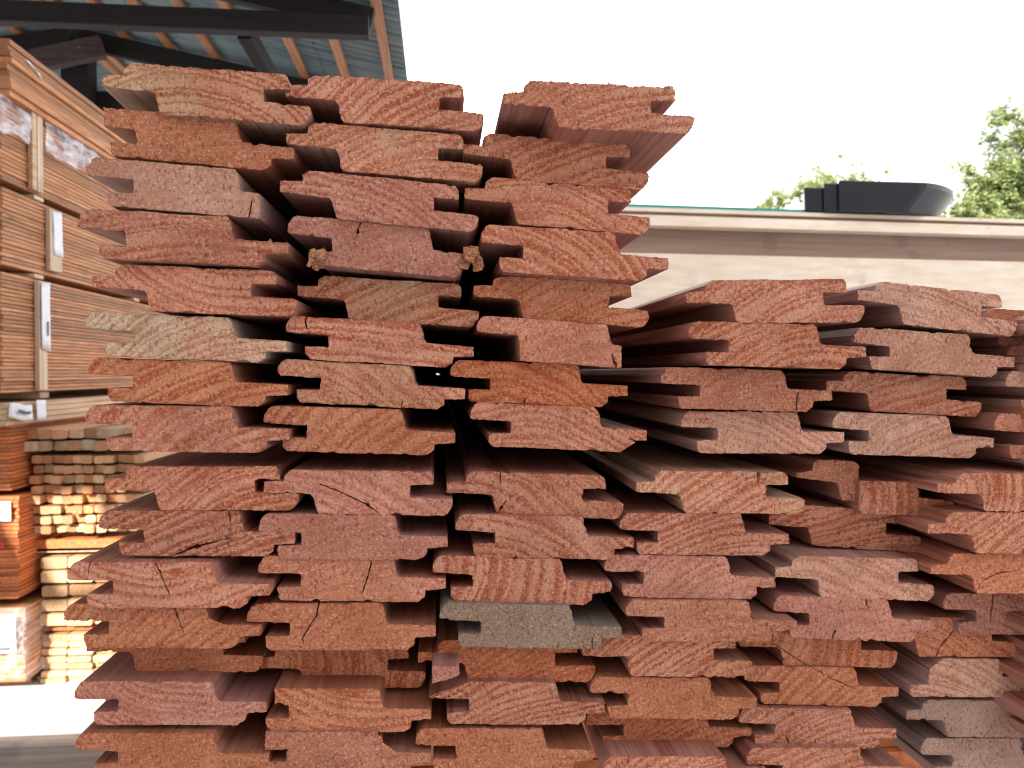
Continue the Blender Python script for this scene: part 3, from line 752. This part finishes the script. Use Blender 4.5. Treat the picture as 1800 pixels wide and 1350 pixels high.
for k in range(14): part(roofsheet(xR-.01-.3*(k+1), xR-.01-.3*k, -4.2, 17), 'roof_sheet', M_ROOF)
m = MB(); wa, wb = sp(120, 140, 13.4), sp(300, 140, 13.4); yy = 13.4
for i in range(40):
    z0_ = 2.6+i*.075; m.prism([(wa.x-1, yy, z0_), (wa.x-1, yy-.03, z0_+.025), (wa.x-1, yy-.03, z0_+.045), (wa.x-1, yy, z0_+.07), (wa.x-1, yy+.01, z0_+.035)], (wb.x-wa.x+1, 0, 0))
part(m, 'lit_roof_panel', M_SHEETW)  # stands in for the lit roof farther back, brightness put into the pale colour
xs = [xR+.07, xR-.07] + [xR+.07+.47*k for k in range(1, 8)] + [xR-.07-.47*k for k in range(1, 8)]
for x in xs:
    if x > xE-.03: continue
    m = MB(); m.beam((x, -4.1, ztop(x)-.047), (x, 16.9, ztop(x)-.047), .085, .05); part(m, 'purlin', M_PURL)
x = xE-.18; m = MB(); m.beam((x, -4.1, ztop(x)-.047), (x, 16.9, ztop(x)-.047), .07, .05); part(m, 'purlin', M_PURL)
for k, Y in enumerate((2.3, Y1-.001, Y2, 10.9, 13.2, 15.5)):
    for sgn in (1, -1):
        m = MB(); xe = xE-.22 if sgn > 0 else xR-4.0
        m.beam((xR, Y, ztop(xR)-.075-.1), (xe, Y, ztop(xe)-.075-.1), .09, .20); part(m, 'rafter', M_DARK)
    if k != 2:
        m = MB(); zb = zE-.10; m.beam((xR-4.0, Y-.1 if k else Y, zb), (xE-.24, Y-.1 if k else Y, zb), .12, .165); part(m, 'tie_beam', M_DARK)
    m = MB(); m.beam((xR-3.8, Y+.1, 0), (xR-3.8, Y+.1, zE), .22, .22); part(m, 'post', M_DARK)
p = sp(127, 110, Y2); m = MB(); m.beam((p.x, Y2+.15, 0), (p.x, Y2+.15, zR-.12), .28, .25); part(m, 'post', M_DARK)
a = sp(430, 55, Y1+.2); c = sp(476, 135, Y1+.9); m = MB(); m.beam(a, c, .12, .14); part(m, 'brace', M_DARK)
a = sp(60, 108, Y2-.2); c = sp(180, 86, Y2-.2); m = MB(); m.beam((a.x, a.y, a.z), (c.x, c.y, c.z+.02), .1, .22); part(m, 'collar', M_DARK2)
a = sp(145, 182, Y2+.3); c = sp(320, 182, Y2+.3); m = MB(); m.beam(a, c, .15, .22); part(m, 'brace', M_DARK)

# ------------------------------------------------------------ pale timber case and black trays on the right
case = empty('timber_case', (1.9, 4.0, 0)); tag(case, 'large cream timber panel case with overhanging top behind the low stack', 'case')
CS = Matrix.Rotation(R(-3.2), 4, 'Z')
case.rotation_euler.z = R(3.0)
def zc(py, px=1255): return PY(px, py, 4.0).z
def cpart(x0, x1, y0, y1, z0, z1, name, mat, ch=.003):
    m = MB(); m.box(x0, x1, y0, y1, z0, z1, ch); return m.build(name, mat, case)
cpart(-1.5, 3.2, 0, .9, .15, zc(449), 'front_panel', M_FRAME, .002)
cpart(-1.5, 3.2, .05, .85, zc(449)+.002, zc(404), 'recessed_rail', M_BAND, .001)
cpart(-1.55, 3.25, -.045, .95, zc(404)+.002, zc(386), 'top_ledge', M_FRAME, .004)
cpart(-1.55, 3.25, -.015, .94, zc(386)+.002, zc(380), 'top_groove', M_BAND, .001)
cpart(-1.55, 3.25, -.04, .95, zc(380)+.002, zc(373), 'top_board', M_FRAME, .003)
cpart(-1.5, .15, -.03, .5, zc(373)+.002, zc(367), 'teal_sheet', M_TEAL, .001)
for x in (-1.1, .5, 2.3): cpart(x, x+.14, .05, .8, 0, .148, 'foot', M_SKID)

tray = empty('plastic_tray_stack', PY(1500, 375, 3.93)); 
tray.location.z = zc(373)+.004
tag(tray, 'stack of black plastic trays with one rounded end on top of the cream case', 'plastic trays')
def tray_mesh(xl, xr, h0, h1, d=.40, y0=0):
    m = MB(); n = 22; bot = []; top = []
    mid = d/2
    pts = [(xl, y0+d), (xl, y0)] + [(xr-mid*.9+math.sin(t)*mid*.9, y0+mid-math.cos(t)*mid) for t in [math.pi*i/n for i in range(n+1)]]
    lv = [(h0, .012), (h0+.006, .004), (h0+(h1-h0)*.45, .002), (h0+(h1-h0)*.8, .0), (h1-.006, .0), (h1, .006)]
    rings = []
    cx = (xl+xr)/2; cy = y0+mid
    for z, ins in lv:
        flare = -.13*max(0, .8-(z-h0)/(h1-h0))
        rings.append([(x+(flare if x > cx+.1 else 0)*1.0, y, z) if True else 0 for x, y in [(px+(cx-px)/abs(cx-px+1e-9)*ins, py+(cy-py)/abs(cy-py+1e-9)*ins) for px, py in pts]])
    for r in rings: m.v += [(p[0]+.47*p[1], p[1], p[2]) for p in r]
    k = len(pts)
    m.f.append(tuple(range(k)))
    for j in range(len(rings)-1):
        for i in range(k):
            a, b2 = j*k+i, j*k+(i+1) % k; m.f.append((a, b2, b2+k, a+k))
    m.f.append(tuple(range((len(rings)-1)*k, len(rings)*k)))
    return m
u = (PY(1501, 375, 3.93)-PY(1500, 375, 3.93)).length
X = lambda px: (px-1500)*u
tray_mesh(X(1474), X(1696), .0, .166, .55).build('tray', M_BLACK, tray)
tray_mesh(X(1448), X(1650), .0, .152, .52, .012).build('tray', M_BLACK, tray)
tray_mesh(X(1414), X(1610), .0, .130, .50, .024).build('tray', M_BLACK, tray)
m = MB(); m.beam((X(1624), .05, .04), (X(1624), .03, .04), .014, .014); m.build('bright_hole', M_PAPER, tray)  # white block standing in for light through a hole in the tray

# ------------------------------------------------------------ trees
def tree(name, base, height, cr, label, seed, nleaf, leaf, blobs):
    rg = random.Random(seed); e = empty(name, base); tag(e, label, 'tree', 'trees beyond the yard')
    m = MB()
    def limb(p, q, r0, r1, seg=7):
        p, q = Vector(p), Vector(q); d = (q-p).normalized(); s1 = d.orthogonal().normalized(); s2 = d.cross(s1)
        i = len(m.v)
        for (c, r) in ((p, r0), (q, r1)):
            for k in range(seg):
                a = 2*math.pi*k/seg; m.v.append(tuple(c+s1*math.cos(a)*r+s2*math.sin(a)*r))
        for k in range(seg): a, b2 = i+k, i+(k+1) % seg; m.f.append((a, b2, b2+seg, a+seg))
    top = Vector((0, 0, height*.86)); prev = Vector((0, 0, 0)); R0 = height*.022
    for k in range(1, 7):
        q = Vector((rg.uniform(-.12, .12)*k*.4, rg.uniform(-.1, .1), height*.86*k/6)); limb(prev, q, R0*(1-(k-1)/7), R0*(1-k/7)); prev = q
    for (bx, by, bz, br) in blobs:
        limb((0, 0, max(1, bz-br*1.6)), (bx*.9, by*.9, bz), R0*.4, R0*.08)
    m.build('trunk', M_BARK, e)
    L = MB(); tot = sum(b_[3]**2 for b_ in blobs)
    for (bx, by, bz, br) in blobs:
        subs = [(Vector((bx, by, bz))+Vector((rg.gauss(0, .55), rg.gauss(0, .55), rg.gauss(0, .5)))*br, br*rg.uniform(.18, .42)) for _ in range(34)]
        for _ in range(int(nleaf*br**2/tot)):
            c, r = rg.choice(subs); d = Vector((rg.gauss(0, 1), rg.gauss(0, 1), rg.gauss(0, .8))); d = d.normalized()*r*rg.uniform(.3, 1.15)
            p = c+d; a = Vector((rg.gauss(0, 1), rg.gauss(0, 1), rg.gauss(0, 1))).normalized(); b2 = a.orthogonal().normalized(); s_ = leaf*rg.uniform(.6, 1.3)
            L.quad(p-a*s_, p+b2*s_*.5, p+a*s_, p-b2*s_*.5)
    me = bpy.data.meshes.new('crown'); me.from_pydata(L.v, [], L.f); link('crown', me, M_LEAF, e)
def tblobs(Y, lst, base):
    out = []
    for px, py, rp in lst:
        p = PY(px, py, Y); out.append((p.x-base[0], rnd.uniform(-.3, .3)*rp*Y/F, p.z, rp*Y/F))
    return out
Yt = 20; bp = PY(1845, 400, Yt); base = (bp.x, Yt, 0)
tree('broadleaf_tree', base, 9.6, 2, 'tall loose pale green tree at the right edge of the picture', 5, 34000, .07,
     tblobs(Yt, [(1825, 240, 70), (1800, 300, 75), (1760, 300, 50), (1880, 300, 90), (1775, 345, 45), (1735, 350, 40), (1830, 370, 60), (1772, 205, 24), (1745, 232, 20), (1690, 372, 34), (1712, 320, 26), (1790, 420, 60), (1730, 410, 50)], base))
Yt = 34; bp = PY(1490, 400, Yt); base = (bp.x, Yt, 0)
tree('broadleaf_tree', base, 10.5, 3, 'distant yellow green tree behind the black plastic trays', 6, 12000, .10,
     tblobs(Yt, [(1500, 318, 34), (1450, 330, 30), (1415, 335, 26), (1380, 352, 24), (1350, 365, 18), (1560, 372, 36), (1450, 380, 50), (1525, 345, 30)], base))
Yt = 30; bp = PY(1700, 430, Yt); base = (bp.x, Yt, 0)
tree('shrubby_tree', base, 8.0, 3, 'low yellow green tree between the black trays and the right edge', 9, 14000, .11,
     tblobs(Yt, [(1720, 390, 40), (1670, 400, 36), (1790, 375, 40), (1640, 415, 30), (1760, 400, 40)], base))
